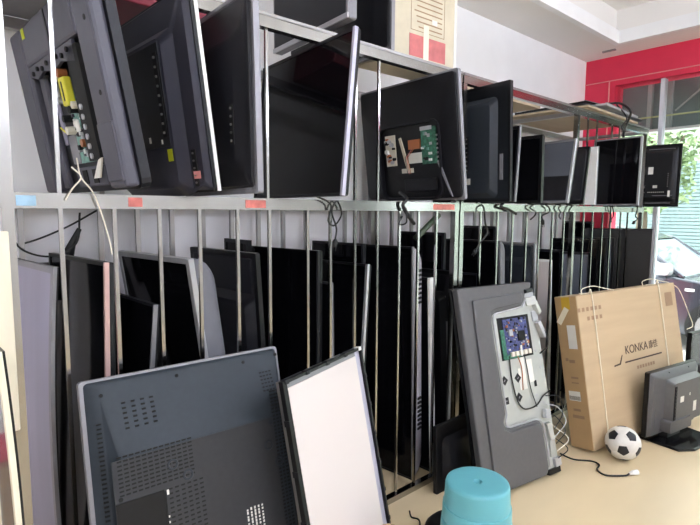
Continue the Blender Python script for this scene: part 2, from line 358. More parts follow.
# ------------------------------------------------------------------ televisions
UP, LOW = 'televisions on the upper shelf', 'televisions standing in the lower rack'
def box_part(t, name, m, x0, x1, z0, z1, y0, y1, **k): return MB().box(x0, x1, y0, y1, z0, z1).build(name, m, t, **k)
def tv_screen(label, org, yaw, lean, Wd, H, T=.05, bez='plastic_black', trim=None, scr='screen', bz=.018, bulge=None, shell='plastic_black', group=LOW, trimw=.012, td=.014):
    t = thing('television', label, 'television', frame(*org, yaw, lean, T), group)
    ls = [rrect(0, Wd, 0, H, -.02, .008), rrect(.002, Wd-.002, .002, H-.002, -T*.7, .01)]
    if bulge:                                     # curved old-style back
        for k in range(1, 7):
            a = k/6*math.pi/2; ins = (1-math.cos(a))*.10+.004
            ls.append(rrect(ins*.12, Wd-ins*.6, ins, H-ins*.9, -T*.7-bulge*math.sin(a), .03))
    else:
        ls += [rrect(.03, Wd-.03, .03, H-.03, -T, .02), ]
    MB().loops(ls).build('back_shell', shell, t, smooth=True)
    fr = MB()
    for b in ((0, Wd, 0, bz), (0, Wd, H-bz, H), (0, bz, bz, H-bz), (Wd-bz, Wd, bz, H-bz)): fr.box(b[0], b[1], -.02, 0, b[2], b[3])
    fr.build('bezel', bez, t)
    box_part(t, 'screen', scr, bz, Wd-bz, bz, H-bz, -.016, -.004)
    if trim: box_part(t, 'edge_trim', trim, -.004, trimw, 0, H, -td, .003, bevel=.002)
    return t
def tv_back(label, org, yaw, lean, Wd, H, T=.07, shell='dark_back', bez='plastic_black', trim=None, hump=None, levels=None, group=UP, lip=.012, name='television'):
    """back of the set towards the viewer; y=0 is the highest part of the housing, the screen faces away at y=-T"""
    t = thing(name, label, 'television', frame(*org, yaw, lean, T), group)
    box_part(t, 'screen', 'screen', .02, Wd-.02, .02, H-.02, -T-.001, -T+.003)
    MB().loops([rrect(0, Wd, 0, H, -T+.001, .008), rrect(0, Wd, 0, H, -T+.022, .008)]).build('bezel', trim or bez, t)
    h = hump or (.10, Wd-.08, .06, H*.72)
    yr = -.035 if T > .05 else -.02
    ls = [rrect(lip, Wd-lip, lip, H-lip, -T+.022, .01), rrect(lip+.004, Wd-lip-.004, lip+.004, H-lip-.004, yr-.012, .015), rrect(lip+.014, Wd-lip-.014, lip+.014, H-lip-.014, yr, .02)]
    if hump != 0:
        ls += [rrect(h[0]-.03, h[1]+.03, h[2]-.03, h[3]+.03, yr+.001, .03), rrect(h[0], h[1], h[2], h[3], 0, .03)]
    MB().loops(ls).build('back_shell', shell, t, smooth=True)
    return t
def sockets(t, x, z0, z1, n, y, w=.008, m='steel_dull'):
    p = box_part(t, 'connector_panel', 'slot', x-.014, x+.014, z0, z1, y-.004, y+.001)
    for k in range(n):
        z = z0+(k+.5)*(z1-z0)/n
        MB().cyl((x, y+.001, z), (x, y+.006, z), w*.5, n=8).build('socket', m, p)
    return p
def screws(t, pts, y, r=.006, m='slot'):
    for x, z in pts: MB().cyl((x, y-.003, z), (x, y+.0015, z), r, n=10).build('screw_hole', m, t)
def sticker(t, m, x0, x1, z0, z1, y, lab=None):
    o = box_part(t, 'sticker', m, x0, x1, z0, z1, y, y+.0012)
    if lab: o['label'] = lab
    return o
def cord(t, pts, r=.004, m='cable', name='power_cord', plug=True):
    """pts in world space; stored in the thing's own frame"""
    inv = t.matrix_world.inverted() if t.type == 'EMPTY' else Matrix()
    ps = [inv @ Vector(p) for p in bez(pts)]
    o = MB().tube(ps, r, 6).build(name, m, t, smooth=True)
    if plug:
        e = ps[-1]; d = (ps[-1]-ps[-2]).normalized()
        q = MB().tube([e, e+d*.012, e+d*.035], [.006, .013, .011], 8); a = d.orthogonal().normalized()
        for s in (-.006, .006): q.tube([e+d*.035+a*s, e+d*.052+a*s], .002, 5)
        q.build('plug', m, o)
    return o
bpy.context.view_layer.update()

# --- upper shelf, from the left ---
def open_board_set():
    Wd, H, T = .80, .60, .075
    t = thing('television', 'slate grey television with opened back showing circuit boards, far left on the shelf', 'television', frame(-1.54, .50, 1.556, -4, -10, T), UP)
    box_part(t, 'screen', 'screen', .02, Wd-.02, .02, H-.02, -T-.001, -T+.003)
    MB().loops([rrect(0, Wd, 0, H, -T+.001, .03), rrect(0, Wd, 0, H, -T+.03, .03)]).build('bezel', 'charcoal', t)
    # housing as a frame around the opening
    ox0, ox1, oz0, oz1 = .135, .66, .05, .455
    hs = MB()
    for b in ((.008, ox0, .008, H-.01), (ox1, Wd-.008, .008, H-.01), (ox0, ox1, oz1, H-.01)): hs.box(b[0], b[1], -T+.03, 0, b[2], b[3])
    hs.build('back_shell', 'slate', t, bevel=.012)
    box_part(t, 'chassis', 'charcoal', ox0, ox1, .008, oz1, -T+.03, -T+.036)
    # torn plastic lip along the top of the opening
    lipm = MB().prism([(ox0+.06, oz1), (ox1, oz1), (ox1, oz1-.03), (.58, oz1-.05), (.50, oz1-.035), (.40, oz1-.055), (.32, oz1-.04), (.2, oz1-.06)], -.014, -.004)
    lipm.build('torn_edge', 'slate', t)
    for k in range(8): MB().cyl((.24+k*.052, -.004, oz1-.02-.008*(k % 2)), (.24+k*.052, .003, oz1-.02-.008*(k % 2)), .008, n=8).build('clip', 'slot', t)
    p = box_part(t, 'power_board', 'pcb_pale', .27, .41, .10, .33, -T+.04, -T+.046)
    MB().box(.335, .385, -T+.046, -.002, .285, .375).build('transformer', 'yellow', p, bevel=.006)
    MB().box(.352, .360, -.002, -.0005, .30, .36).build('core', 'charcoal', p)
    for k, (x, z, r) in enumerate(((.40, .385, .018), (.37, .39, .014), (.43, .375, .014), (.41, .25, .012), (.40, .21, .014), (.29, .16, .013), (.42, .31, .012), (.335, .27, .012), (.30, .28, .012))):
        MB().cyl((x, -T+.046, z), (x, -T+.075, z), r, n=10).build('capacitor', ('cable_white', 'copper', 'silver', 'slot')[k % 4], p)
    rr = random.Random(21)
    for k in range(26):
        x = .28+rr.random()*.11; z = .11+rr.random()*.16; q = rr.uniform(.006, .016)
        MB().box(x, x+q, -T+.046, -T+.046+rr.uniform(.004, .014), z, z+q).build('component', ('slot', 'white', 'pcb_green', 'slate', 'silver')[k % 5], p)
    MB().box(.31, .345, -T+.060, -T+.063, .20, .235).build('paper_tag', 'sticker_white', p)
    p2 = box_part(t, 'black_bracket', 'slot', .17, .265, .10, .44, -T+.036, -.004)
    for k in range(6): MB().cyl((.23, -.004, .115+.03*k), (.23, .001, .115+.03*k), .009, n=10).build('socket', 'silver', p2)
    box_part(t, 'left_bracket', 'slate', .57, .63, .02, .42, -T+.036, -.02, bevel=.006)
    box_part(t, 'speaker_bar', 'screen_lilac', .515, .545, .17, .33, -T+.036, -.03, bevel=.006)
    box_part(t, 'white_connector', 'white', .50, .535, .33, .385, -T+.036, -.03, bevel=.004)
    box_part(t, 'middle_plate', 'silver_grey', .42, .50, .10, .20, -T+.036, -.03, bevel=.004)
    pl = box_part(t, 'steel_plate', 'slate', .17, .44, .02, .085, -T+.04, -.012, bevel=.004)
    for x in (.24, .33): MB().box(x, x+.04, -.012, -.009, .03, .075).build('plate_slot', 'slot', pl)
    MB().prism([(.15, .105), (.18, .10), (.25, .045), (.20, .045)], -.006, 0).build('ribbon_cable', 'sticker_white', t)
    MB().tube([(.41, -T+.055, .22), (.46, -T+.06, .21), (.50, -T+.06, .23)], .003, 6).build('yellow_wire', 'yellow', t)
    sticker(t, 'sticker_lime', .60, .63, H-.055, H-.022, .0005)
    sticker(t, 'sticker_white', .775, .785, .38, .415, .0005)
    screws(t, ((.05, .48), (.05, .28), (.12, .55)), .0, .008)
    MB().box(0.36, .372, -.006, .003, .47, H-.02).build('seam', 'charcoal', t)
    MB().box(.012, .125, -.004, .004, .03, .20).build('lower_plate', 'slate', t, bevel=.004)
    return t
u1 = open_board_set()
bpy.context.view_layer.update()
cord(u1, [(-1.74, .40, 1.63), (-1.72, .42, 1.60), (-1.72, .395, 1.565), (-1.725, .375, 1.53)], .0024, 'cable_white', 'white_wire', False)
cord(u1, [(-1.76, .42, 1.66), (-1.72, .42, 1.60), (-1.715, .45, 1.555), (-1.715, .475, 1.48), (-1.72, .495, 1.40), (-1.72, .50, 1.36)], .0024, 'cable_white', 'white_wire', False)

u2 = tv_back('big black television with silver-white bezel edge and lime sticker, second from left on shelf', (-1.55, .722, 1.556), -3, -7.0, .64, .635, .075, 'slate_dark', hump=(.13, .60, .02, .50), lip=.006)
box_part(u2, 'edge_trim', 'white', -.003, .004, 0, .635, -.077, -.065)
box_part(u2, 'hump_cover', 'dark_back', .15, .58, .16, .49, -.002, .002, bevel=.002)

sockets(u2, .175, .19, .46, 9, .003); sockets(u2, .07, .02, .14, 5, -.034, .006)
sticker(u2, 'sticker_lime', .145, .18, .11, .15, .001, 'lime green square sticker'); sticker(u2, 'sticker_pink', .04, .085, .045, .07, -.034)
sticker(u2, 'sticker_white', .20, .21, .17, .185, .003); sticker(u2, 'sticker_white', .29, .305, .18, .20, .003)
u3 = tv_back('tall black television with plain dark back and grey rim, third from left on shelf', (-1.43, .835, 1.556), 2, -1.0, .60, .638, .05, 'charcoal', trim='silver_grey', hump=(.09, .50, .10, .50))
sockets(u3, .11, .16, .29, 5, .001)
u4 = tv_screen('large television with glossy black screen and lavender bezel facing the room on the shelf', (-1.50, 1.275, 1.556), 4, 5.3, .74, .64, .045, 'charcoal', 'lavender', 'screen', .012, group=UP)
bpy.context.view_layer.update()
cord(u4, [(-1.70, 1.30, 1.565), (-1.71, 1.39, 1.53), (-1.72, 1.385, 1.46), (-1.72, 1.42, 1.44), (-1.72, 1.46, 1.49), (-1.715, 1.43, 1.545), (-1.715, 1.40, 1.50), (-1.72, 1.43, 1.43), (-1.72, 1.425, 1.38)], .004)

def open_back_set():
    Wd, H, T = .74, .64, .065
    t = thing('television', 'black television with opened back, green board and dangling wires beneath the pale carton', 'television', frame(-1.57, 2.105, 1.556, 3, -7.2, T), UP)
    box_part(t, 'screen', 'screen', .02, Wd-.02, .02, H-.02, -T-.001, -T+.003)
    MB().loops([rrect(0, Wd, 0, H, -T+.001, .012), rrect(0, Wd, 0, H, -T+.022, .012)]).build('bezel', 'silver_grey', t)
    ox0, ox1, oz0, oz1 = .12, .57, .02, .41
    outer = rrect(.012, Wd-.012, .012, H-.012, -T+.022, .02, 4); o2 = rrect(.012, Wd-.012, .012, H-.012, -.03, .02, 4); o3 = rrect(.05, Wd-.03, .014, H-.09, -.012, .04, 4); inn = rrect(ox0, ox1, oz0, oz1, -.012, .05, 4); inn2 = rrect(ox0, ox1, oz0, oz1, -T+.03, .05, 4)
    MB().loops([outer, o2, o3, inn, inn2], False, False).build('back_shell', 'dark_back', t, smooth=True)
    rim = MB().loops([rrect(ox0-.012, ox1+.012, oz0-.012, oz1+.012, -.013, .055, 4), rrect(ox0-.012, ox1+.012, oz0-.012, oz1+.012, -.003, .055, 4), rrect(ox0, ox1, oz0, oz1, -.003, .05, 4), rrect(ox0, ox1, oz0, oz1, -.013, .05, 4)], False, False)
    rim.build('opening_rim', 'charcoal', t)
    box_part(t, 'chassis', 'plastic_black', .02, Wd-.02, .02, oz1+.05, -T+.022, -T+.032)
    p = box_part(t, 'main_board', 'pcb_green', .15, .255, .195, .385, -T+.036, -T+.042)
    rnd = random.Random(3)
    for k in range(12):
        x = .16+rnd.random()*.08; z = .205+rnd.random()*.16
        MB().box(x, x+.008+.012*rnd.random(), -T+.042, -T+.05, z, z+.008+.01*rnd.random()).build('chip', ('silver', 'slot', 'white', 'pcb_pale')[k % 4], p)
    for k in range(7): MB().cyl((.143, -T+.034, .205+.022*k), (.143, -T+.046, .205+.022*k), .005, n=8).build('socket', 'silver', p)
    MB().box(.175, .255, -T+.042, -T+.047, .37, .39).build('metal_strip', 'silver', p)
    p = box_part(t, 'power_board', 'cable_white', .455, .535, .20, .37, -T+.036, -T+.042)
    for k in range(14):
        x = .46+rnd.random()*.06; z = .21+rnd.random()*.14
        MB().cyl((x, -T+.042, z), (x, -T+.058, z), .006+.006*rnd.random(), n=8).build('capacitor', ('silver', 'slot', 'copper', 'white')[k % 4], p)
    box_part(t, 'driver_plate', 'copper', .265, .35, .28, .33, -T+.036, -T+.046)
    box_part(t, 'paper_note', 'sticker_white', .26, .36, .205, .26, -T+.036, -T+.04)
    MB().prism([(.345, .17), (.365, .17), (.415, .345), (.40, .35)], -.02, -.012).build('ribbon_cable', 'card_pale', t)
    box_part(t, 'tape_strip', 'cable_white', .33, .42, .155, .18, -.03, -.026)
    MB().prism([(.045, .02), (.06, .035), (.135, .20), (.12, .20)], -.012, -.004).build('loose_strip', 'silver_grey', t)
    box_part(t, 'lower_speaker', 'charcoal', .16, .40, .05, .12, -T+.035, -.02, bevel=.01)
    sticker(t, 'sticker_lime', .595, .635, H-.105, H-.075, -.02)
    for k in range(3): MB().tube([(.30+.015*k, -.03, .30), (.35+.01*k, -.01, .24), (.34+.012*k, -.015, .15)], .002, 5).build('wire', ('copper', 'label_red', 'cable')[k], t)
    return t
u5 = open_back_set()
bpy.context.view_layer.update()
cord(u5, [(-1.83, 1.95, 1.60), (-1.72, 1.88, 1.565), (-1.715, 1.85, 1.53), (-1.715, 1.90, 1.47), (-1.72, 1.94, 1.44)], .009, 'cable', 'wire_bundle', False)
cord(u5, [(-1.715, 1.87, 1.52), (-1.70, 1.86, 1.45), (-1.71, 1.82, 1.44), (-1.71, 1.84, 1.48)], .004, 'cable', 'wire', False)
u6 = tv_back('charcoal television with smooth grey back and row of white sockets, next to the opened-back set', (-1.525, 2.455, 1.556), 5, -2.5, .58, .64, .055, 'grey_back', hump=(.11, .54, .05, .54))
sockets(u6, .27, .17, .37, 8, .001); sticker(u6, 'sticker_white', .245, .27, .10, .135, .001)
box_part(u6, 'strap_lug', 'silver_grey', .045, .065, .12, .26, -.034, -.028)
bpy.context.view_layer.update()
cord(u6, [(-1.80, 2.58, 1.555), (-1.71, 2.52, 1.53), (-1.715, 2.55, 1.44), (-1.72, 2.58, 1.38), (-1.72, 2.51, 1.32), (-1.72, 2.48, 1.29)], .005)
cord(u6, [(-1.72, 2.74, 1.555), (-1.71, 2.70, 1.535), (-1.71, 2.78, 1.52), (-1.715, 2.88, 1.49)], .008, plug=False)
u7 = tv_screen('slim black television seen edge-on, right beside the charcoal set on the shelf', (-1.56, 2.60, 1.556), -2, 4.5, .42, .425, .035, group=UP, trim='silver_grey', trimw=.006)
u8 = tv_screen('small black-screened television standing upright before the grey screen on the shelf', (-1.55, 2.87, 1.556), 0, -1.2, .42, .40, .045, group=UP)
u9 = tv_screen('small television with blue-grey screen and pale bezel tilted right on the shelf', (-1.57, 3.245, 1.556), 8, 9.2, .42, .42, .045, 'silver_grey', 'silver', 'screen_blue', .014, group=UP)  # bright screen reflection is put into the blue-grey base colour
box_part(u9, 'screen_film', 'charcoal', .02, .40, .02, .18, -.004, -.003)
u10 = tv_back('small black television leaning left between the blue-grey screen and a white panel', (-1.58, 3.475, 1.556), -4, 11, .40, .40, .045, 'charcoal', lip=.004)
wp = thing('white_panel', 'small white light panel standing behind the leaning black set on far shelf', 'panel', frame(-1.57, 3.655, 1.556, -2, 0, .02))
box_part(wp, 'sheet', 'white', 0, .40, 0, .40, -.012, 0); box_part(wp, 'rim', 'silver_grey', -.004, .404, -.0005, .404, -.018, -.012)
u11 = tv_screen('black-screened television with silver edge at the far end of the upper shelf', (-1.48, 4.19, 1.556), 2, 1.5, .36, .52, .04, 'silver_grey', 'silver', 'screen', .012, group=UP)
u12 = tv_back('black television with stickered back jutting over the end of the upper shelf', (-1.50, 5.15, 1.556), -6, 4, .62, .56, .06, 'dark_back', hump=(.06, .56, .08, .49))
sockets(u12, .085, .17, .30, 7, .001); sticker(u12, 'sticker_white', .205, .245, .29, .355, .001); sticker(u12, 'sticker_white', .062, .08, .085, .14, .001)
sticker(u12, 'sticker_white', .165, .20, .165, .19, .001)
for k in range(9): box_part(u12, 'printed_mark', 'sticker_white', .11+.015*k, .118+.015*k, .125, .131, 0, .0012)
for x0, x1, z0, z1 in ((.05, .26, .515, .521), (.05, .056, .44, .521), (.05, .20, .095, .099), (.06, .26, .03, .036)): box_part(u12, 'moulded_line', 'silver_grey', x0, x1, z0, z1, -.034, .0015 if z1 < .5 and z1 > .05 else -.030)
bpy.context.view_layer.update()
for (y, t, seed) in ((3.08, u8, 1), (3.25, u8, 2), (3.45, u9, 3), (3.62, u9, 4), (4.28, u11, 5), (4.32, u11, 6), (4.85, u12, 7)):
    r_ = random.Random(seed); x = -1.715
    pts = [(x-.05, y+.02, 1.56), (x, y, 1.55)]
    for k in range(4): pts.append((x, y+r_.uniform(-.05, .05), 1.53-.025*k-(.03 if t in (u11, u12) else 0)))
    cord(t, pts, .005, plug=(seed in (2, 7)))

# --- lower tier, standing on the floor ---
def curved_set(label, org, yaw, lean, Wd, H, sag, scr, bez, th=.05):
    """curved television: the whole screen bows towards the seen side along its height"""
    t = thing('curved_television', label, 'television', frame(*org, yaw, lean, .05), LOW)
    n = 14
    def strip(x0, x1, y0, y1, name, m, z0=0., z1=1.):
        ls = []
        for k in range(n+1):
            f = z0+(z1-z0)*k/n; d = sag*(4*f*(1-f)); z = f*H
            ls.append([(x0-d*.0, y0-d, z), (x1, y0-d, z), (x1, y1-d, z), (x0, y1-d, z)])
        MB().loops(ls).build(name, m, t, smooth=True)
    strip(0.004, Wd, -th, -.006, 'back_shell', 'plastic_black'); strip(.0, .022, -.008, .004, 'bezel', bez); strip(Wd-.02, Wd, -.008, .004, 'bezel', bez)
    strip(.022, Wd-.02, -.008, .0, 'screen', scr, .012, .985); strip(.022, Wd-.02, -.008, .004, 'bezel', bez, .985, 1.); strip(.022, Wd-.02, -.008, .004, 'bezel', bez, 0., .012)
    return t
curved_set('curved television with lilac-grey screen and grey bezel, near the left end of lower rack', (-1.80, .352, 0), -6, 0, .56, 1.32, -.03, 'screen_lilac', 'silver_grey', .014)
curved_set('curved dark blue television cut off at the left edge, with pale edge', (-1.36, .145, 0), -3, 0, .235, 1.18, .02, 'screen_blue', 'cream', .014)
tag(MB().box(-1.73, -1.705, .10, .225, .861, 1.44).build('cream_board', 'cream', bevel=.004), 'cream board standing upright at far left below the shelf rail', 'board')
L = lambda s: 'black-screened television ' + s
tv_screen(L('with rose-pink bezel edge, behind the big foreground set, left end'), (-1.81, .464, 0), -6, 1.7, .56, 1.325, .045, 'plastic_black', 'pink', bz=.014, trimw=.008)
tv_screen(L('with silver bezel and thick curved grey back, lower rack left'), (-1.81, .965, 0), -8, -8, .56, 1.335, .03, 'silver', 'silver', bz=.02, bulge=.085, shell='shell_mid', trimw=.02, td=.02)
tv_screen('smaller black-screened television in front of silver-bezel set, with thin grey bezel', (-1.81, .56, 0), -4, 5.1, .5, 1.165, .035, 'charcoal', 'silver_grey', bz=.01, trimw=.005)
t5 = tv_back('black television with blue sheen across its back, right of thick curved one', (-1.83, 1.13, 0), -4, -3.5, .55, 1.325, .06, 'charcoal', group=LOW, hump=(.05, .5, .06, 1.12))
tv_screen(L('shortest glimpse standing far back behind the blue-sheen set'), (-2.15, 1.24, 0), 0, 0, .24, 1.36, .03)
tv_screen(L('largest plain one with thin dark frame, left of rack middle'), (-1.84, 1.41, 0), -8, .5, .55, 1.32, .05, 'plastic_gloss', 'charcoal', bz=.01, trimw=.006)
tv_screen(L('narrow and low with bright grey edge, beside the largest plain one'), (-1.82, 1.497, 0), -6, -1.0, .5, 1.17, .035, 'charcoal', 'silver_grey', bz=.01, trimw=.006)
tv_screen(L('with silver corner trim, behind the tilted white panel'), (-1.82, 1.635, 0), -5, 4, .55, 1.24, .045, 'plastic_black', 'silver', bz=.012)
tv_screen(L('standing far back behind silver-trimmed one, with dull grey top'), (-1.98, 1.83, 0), -5, 0, .40, 1.33, .04, 'charcoal', bz=.012)
t9 = tv_screen(L('with grey vented curved back, at the middle of the rack'), (-1.81, 2.065, 0), -8, -1.8, .54, 1.315, .03, 'plastic_black', 'silver_grey', bz=.012, bulge=.085, shell='shell_grey', trimw=.006)
vb = MB()
for z0 in (1.0, .28):
    for k in range(8): vb.box(-.004, .03, -.085, -.05, z0+.025*k, z0+.012+.025*k)
vb.build('vent_slots', 'slot', t9, kind='stuff')
tv_screen('slim television with bright white edge, right of grey vented set', (-1.80, 2.215, 0), -4, -2.9, .5, 1.14, .04, 'plastic_black', 'white', bz=.014, trimw=.012, td=.034)
t11 = tv_back('dark green-black television back with small bolts, left of the grey board television', (-1.82, 2.46, 0), -4, -5, .54, 1.155, .06, 'dark_back', group=LOW, hump=(.08, .5, .1, 1.0))
screws(t11, ((.06, 1.0), (.06, .8), (.06, .6), (.06, .4)), -.03, .007, 'silver_grey')
box_part(t11, 'grey_strip', 'silver_grey', .045, .06, .35, .85, -.034, -.028)
tv_screen(L('standing behind the double post of the two racks'), (-2.02, 2.58, 0), -6, -1, .36, 1.37, .04, 'charcoal')
tv_screen(L('right of the double post, with grey right side'), (-1.86, 3.02, 0), -6, -4, .52, 1.315, .04, 'plastic_black', 'silver_grey', bulge=.06, shell='silver_grey', bz=.012)
tv_screen('low black television peeping above the top of the grey board television', (-1.86, 2.72, 0), -12, -1, .4, 1.115, .035, 'charcoal', bz=.012)
t14 = tv_back('dark blue-grey television back with pale rim, just behind the grey board television', (-1.82, 3.36, 0), 4, -3.5, .5, 1.285, .06, 'grey_back', trim='silver', group=LOW, hump=(.06, .46, .1, 1.15))
t15 = tv_screen('white-faced panel television with white edge, between grey board set and carton', (-1.84, 3.66, 0), -14, -6, .42, 1.16, .04, 'white', 'white', 'diffuser', bz=.014)
tv_screen(L('dim one right of white-faced panel, behind the carton'), (-1.84, 3.82, 0), -6, -4, .5, 1.22, .04, 'charcoal', 'charcoal')
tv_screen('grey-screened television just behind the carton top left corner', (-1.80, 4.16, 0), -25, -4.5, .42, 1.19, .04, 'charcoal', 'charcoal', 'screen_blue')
tv_screen(L('taller one behind the carton, with dark grey right edge'), (-1.82, 4.5, 0), -26, -4.5, .42, 1.285, .04, 'plastic_gloss', 'charcoal')
t19 = tv_back('grey-black television back behind the carton, left of the last tall screen', (-1.80, 4.63, 0), -18, -3.5, .36, 1.285, .06, 'grey_back', group=LOW, hump=(.05, .32, .1, 1.1))
tv_screen(L('tallest, last at the window end behind the carton'), (-1.61, 4.93, .031), -33, -2, .56, 1.335, .045, 'plastic_gloss', 'silver_grey', 'plastic_black', bz=.01)
tv_screen(L('standing at the back of farther rack, left half'), (-2.06, 3.19, 0), 0, 0, .32, 1.40, .03, 'charcoal')
tv_screen(L('standing at the back of farther rack, right half'), (-2.08, 4.84, 0), -10, 0, .28, 1.42, .04, 'charcoal')
# leaning strip and loose cables at the left
tag(MB().tube([(-1.79, 2.03, 1.36), (-1.775, 2.20, 1.485)], .016, 8).build('led_strip', 'lime_strip'), 'dark green tube strip leaning above the grey vented television', 'strip')
c1 = bez([(-2.38, .33, 1.50), (-2.38, .34, 1.36), (-2.38, .45, 1.31), (-2.38, .55, 1.36), (-2.38, .57, 1.49)])
tag(MB().tube(c1, .004, 6).build('hanging_cable', 'cable', smooth=True), 'black cable hanging in a loop on the white wall at far left', 'cable')
c2 = bez([(-2.46, .22, 1.37), (-2.46, .36, 1.36), (-2.46, .52, 1.42), (-2.46, .66, 1.50)])
tag(MB().tube(c2, .004, 6).build('slack_cable', 'cable', smooth=True), 'thin black cable slung under the shelf below the loop at far left', 'cable')
t = thing('wall_socket_box', 'black box with clamp and wires on the wall at far left', 'box', loc=(-2.44, .42, 1.0))
MB().box(-.03, .03, -.06, .16, .12, .28).build('case', 'plastic_black', t, bevel=.006)
MB().tube([(0, .1, .28), (0, .13, .36), (0, .16, .42)], [.03, .015, .01], 8).build('clamp', 'plastic_black', t)
MB().box(-.04, .02, -.02, .12, 0-1, .12).build('stand', 'plastic_black', t)
tag(MB().box(-1.735, -1.615, -.12, .20, 0, .80).build('floor_carton', 'card_side', bevel=.004), 'tan carton on the floor glimpsed at far left', 'carton')
tag(MB().box(-1.73, -1.63, -.10, .205, .80, .86).build('red_pack', 'red', bevel=.02), 'small red pack on the tan carton at far left', 'pack')

# ------------------------------------------------------------------ on top of the racks
ZR = ZT+.013
t = thing('monitor', 'grey flat monitor on stand on top of the nearer rack', 'monitor', frame(-1.72, 1.495, ZR+.0, 4, 0, .05))
MB().loops([rrect(0, .66, .075, .46, -.045, .01), rrect(0, .66, .075, .46, -.01, .01), rrect(.006, .654, .08, .455, 0, .01)]).build('case', 'silver_grey', t)
box_part(t, 'screen', 'charcoal', .02, .64, .10, .445, -.002, .002)
box_part(t, 'lower_bezel', 'silver', .004, .656, .076, .098, -.004, .004)
MB().box(.18, .32, -.06, -.03, .02, .09).box(.10, .40, -.12, .05, 0, .02).build('stand', 'plastic_black', t, bevel=.004)
t = tv_back('black television back standing on the rack top behind the monitor', (-1.74, 1.755, ZR), 4, 0, .5, .5, .045, 'dark_back', trim='silver_grey', group='televisions on the rack top')
c = thing('worn_carton', 'pale worn carton with faded red label and printed lines on the rack top', 'carton', frame(-1.83, 2.385, ZR, -88, 0, .45))
MB().box(0, .55, -.22, 0, 0, .62).build('case', 'card_pale', c, bevel=.01)
box_part(c, 'red_label', 'label_red', .09, .37, .05, .16, .0, .0012)
box_part(c, 'tape', 'tape', .225, .265, .0, .22, .0012, .0022)
MB().box(.10, .36, 0, .001, .18, .183).box(.10, .36, 0, .001, .44, .443).box(.10, .103, 0, .001, .18, .44).box(.357, .36, 0, .001, .18, .44).build('print_frame', 'ink_faint', c)
pl = MB(); rr = random.Random(5)
for k in range(9): pl.box(.12, .12+rr.uniform(.12, .22), 0, .001, .20+k*.026, .206+k*.026)
pl.build('print_lines', 'ink_faint', c)
MB().box(.49, .52, 0, .002, 0, .62).box(0, .02, 0, .002, 0, .62).box(0, .5, 0, .002, 0, .02).build('worn_edges', 'sticker_white', c)
box_part(c, 'torn_patch', 'sticker_white', .16, .20, .235, .26, .001, .002)
tag(MB().box(-2.41, -1.98, .63, 1.15, ZR, ZR+.36).build('maroon_carton', 'maroon', bevel=.006), 'maroon carton on the rack top behind the leftmost televisions', 'carton')
tag(MB().box(-2.44, -1.80, .12, .60, ZR, ZR+.02).build('pale_board', 'silver_grey'), 'pale board lying across the rack top at far left', 'board')
tag(MB().box(-2.43, -1.95, 2.42, 3.55, ZR, ZR+.018).build('plywood_board', 'ply'), 'plywood board lying along the back of farther rack top', 'board')
zz = ZR
for k, (m, y0, y1, x0, x1, lab, rot) in enumerate((('ply', 3.72, 4.75, -2.40, -1.70, 'lowest brown panel of the flat pile on far rack top', 2), ('plastic_black', 3.85, 4.8, -2.36, -1.72, 'black flat panel in the pile on far rack top', -3),
        ('silver', 3.95, 4.7, -2.33, -1.68, 'silver flat panel in the pile on far rack top', 4), ('plastic_gloss', 3.9, 4.55, -2.36, -1.74, 'topmost dark panel of the pile on far rack top', -5))):
    p = thing('flat_panel', lab, 'panel', Matrix.Translation(((x0+x1)/2, (y0+y1)/2, zz)) @ Matrix.Rotation(R(rot), 4, 'Z'), 'flat panels piled on the rack top')
    hx, hy = (x1-x0)/2, (y1-y0)/2
    MB().box(-hx, hx, -hy, hy, 0, .016).build('sheet', m, p, bevel=.003)
    for a_, b_ in ((-hx, -hx+.012), (hx-.012, hx)): MB().box(a_, b_, -hy, hy, .016, .019).build('edge_strip', 'silver_grey', p)
    zz += .0205
tag(MB().tube(bez([(-1.76, 4.2, zz+.014), (-1.69, 4.30, zz+.02), (-1.622, 4.33, 2.29), (-1.655, 4.36, 2.2), (-1.665, 4.33, 2.12), (-1.665, 4.36, 2.06)]), .009, 7).tube(bez([(-1.71, 4.28, zz+.014), (-1.64, 4.31, 2.24), (-1.66, 4.27, 2.17), (-1.66, 4.36, 2.14)]), .006, 6).build('dangling_cable', 'cable', smooth=True), 'bunch of black cable dangling off the panel pile at far rack end', 'cable')

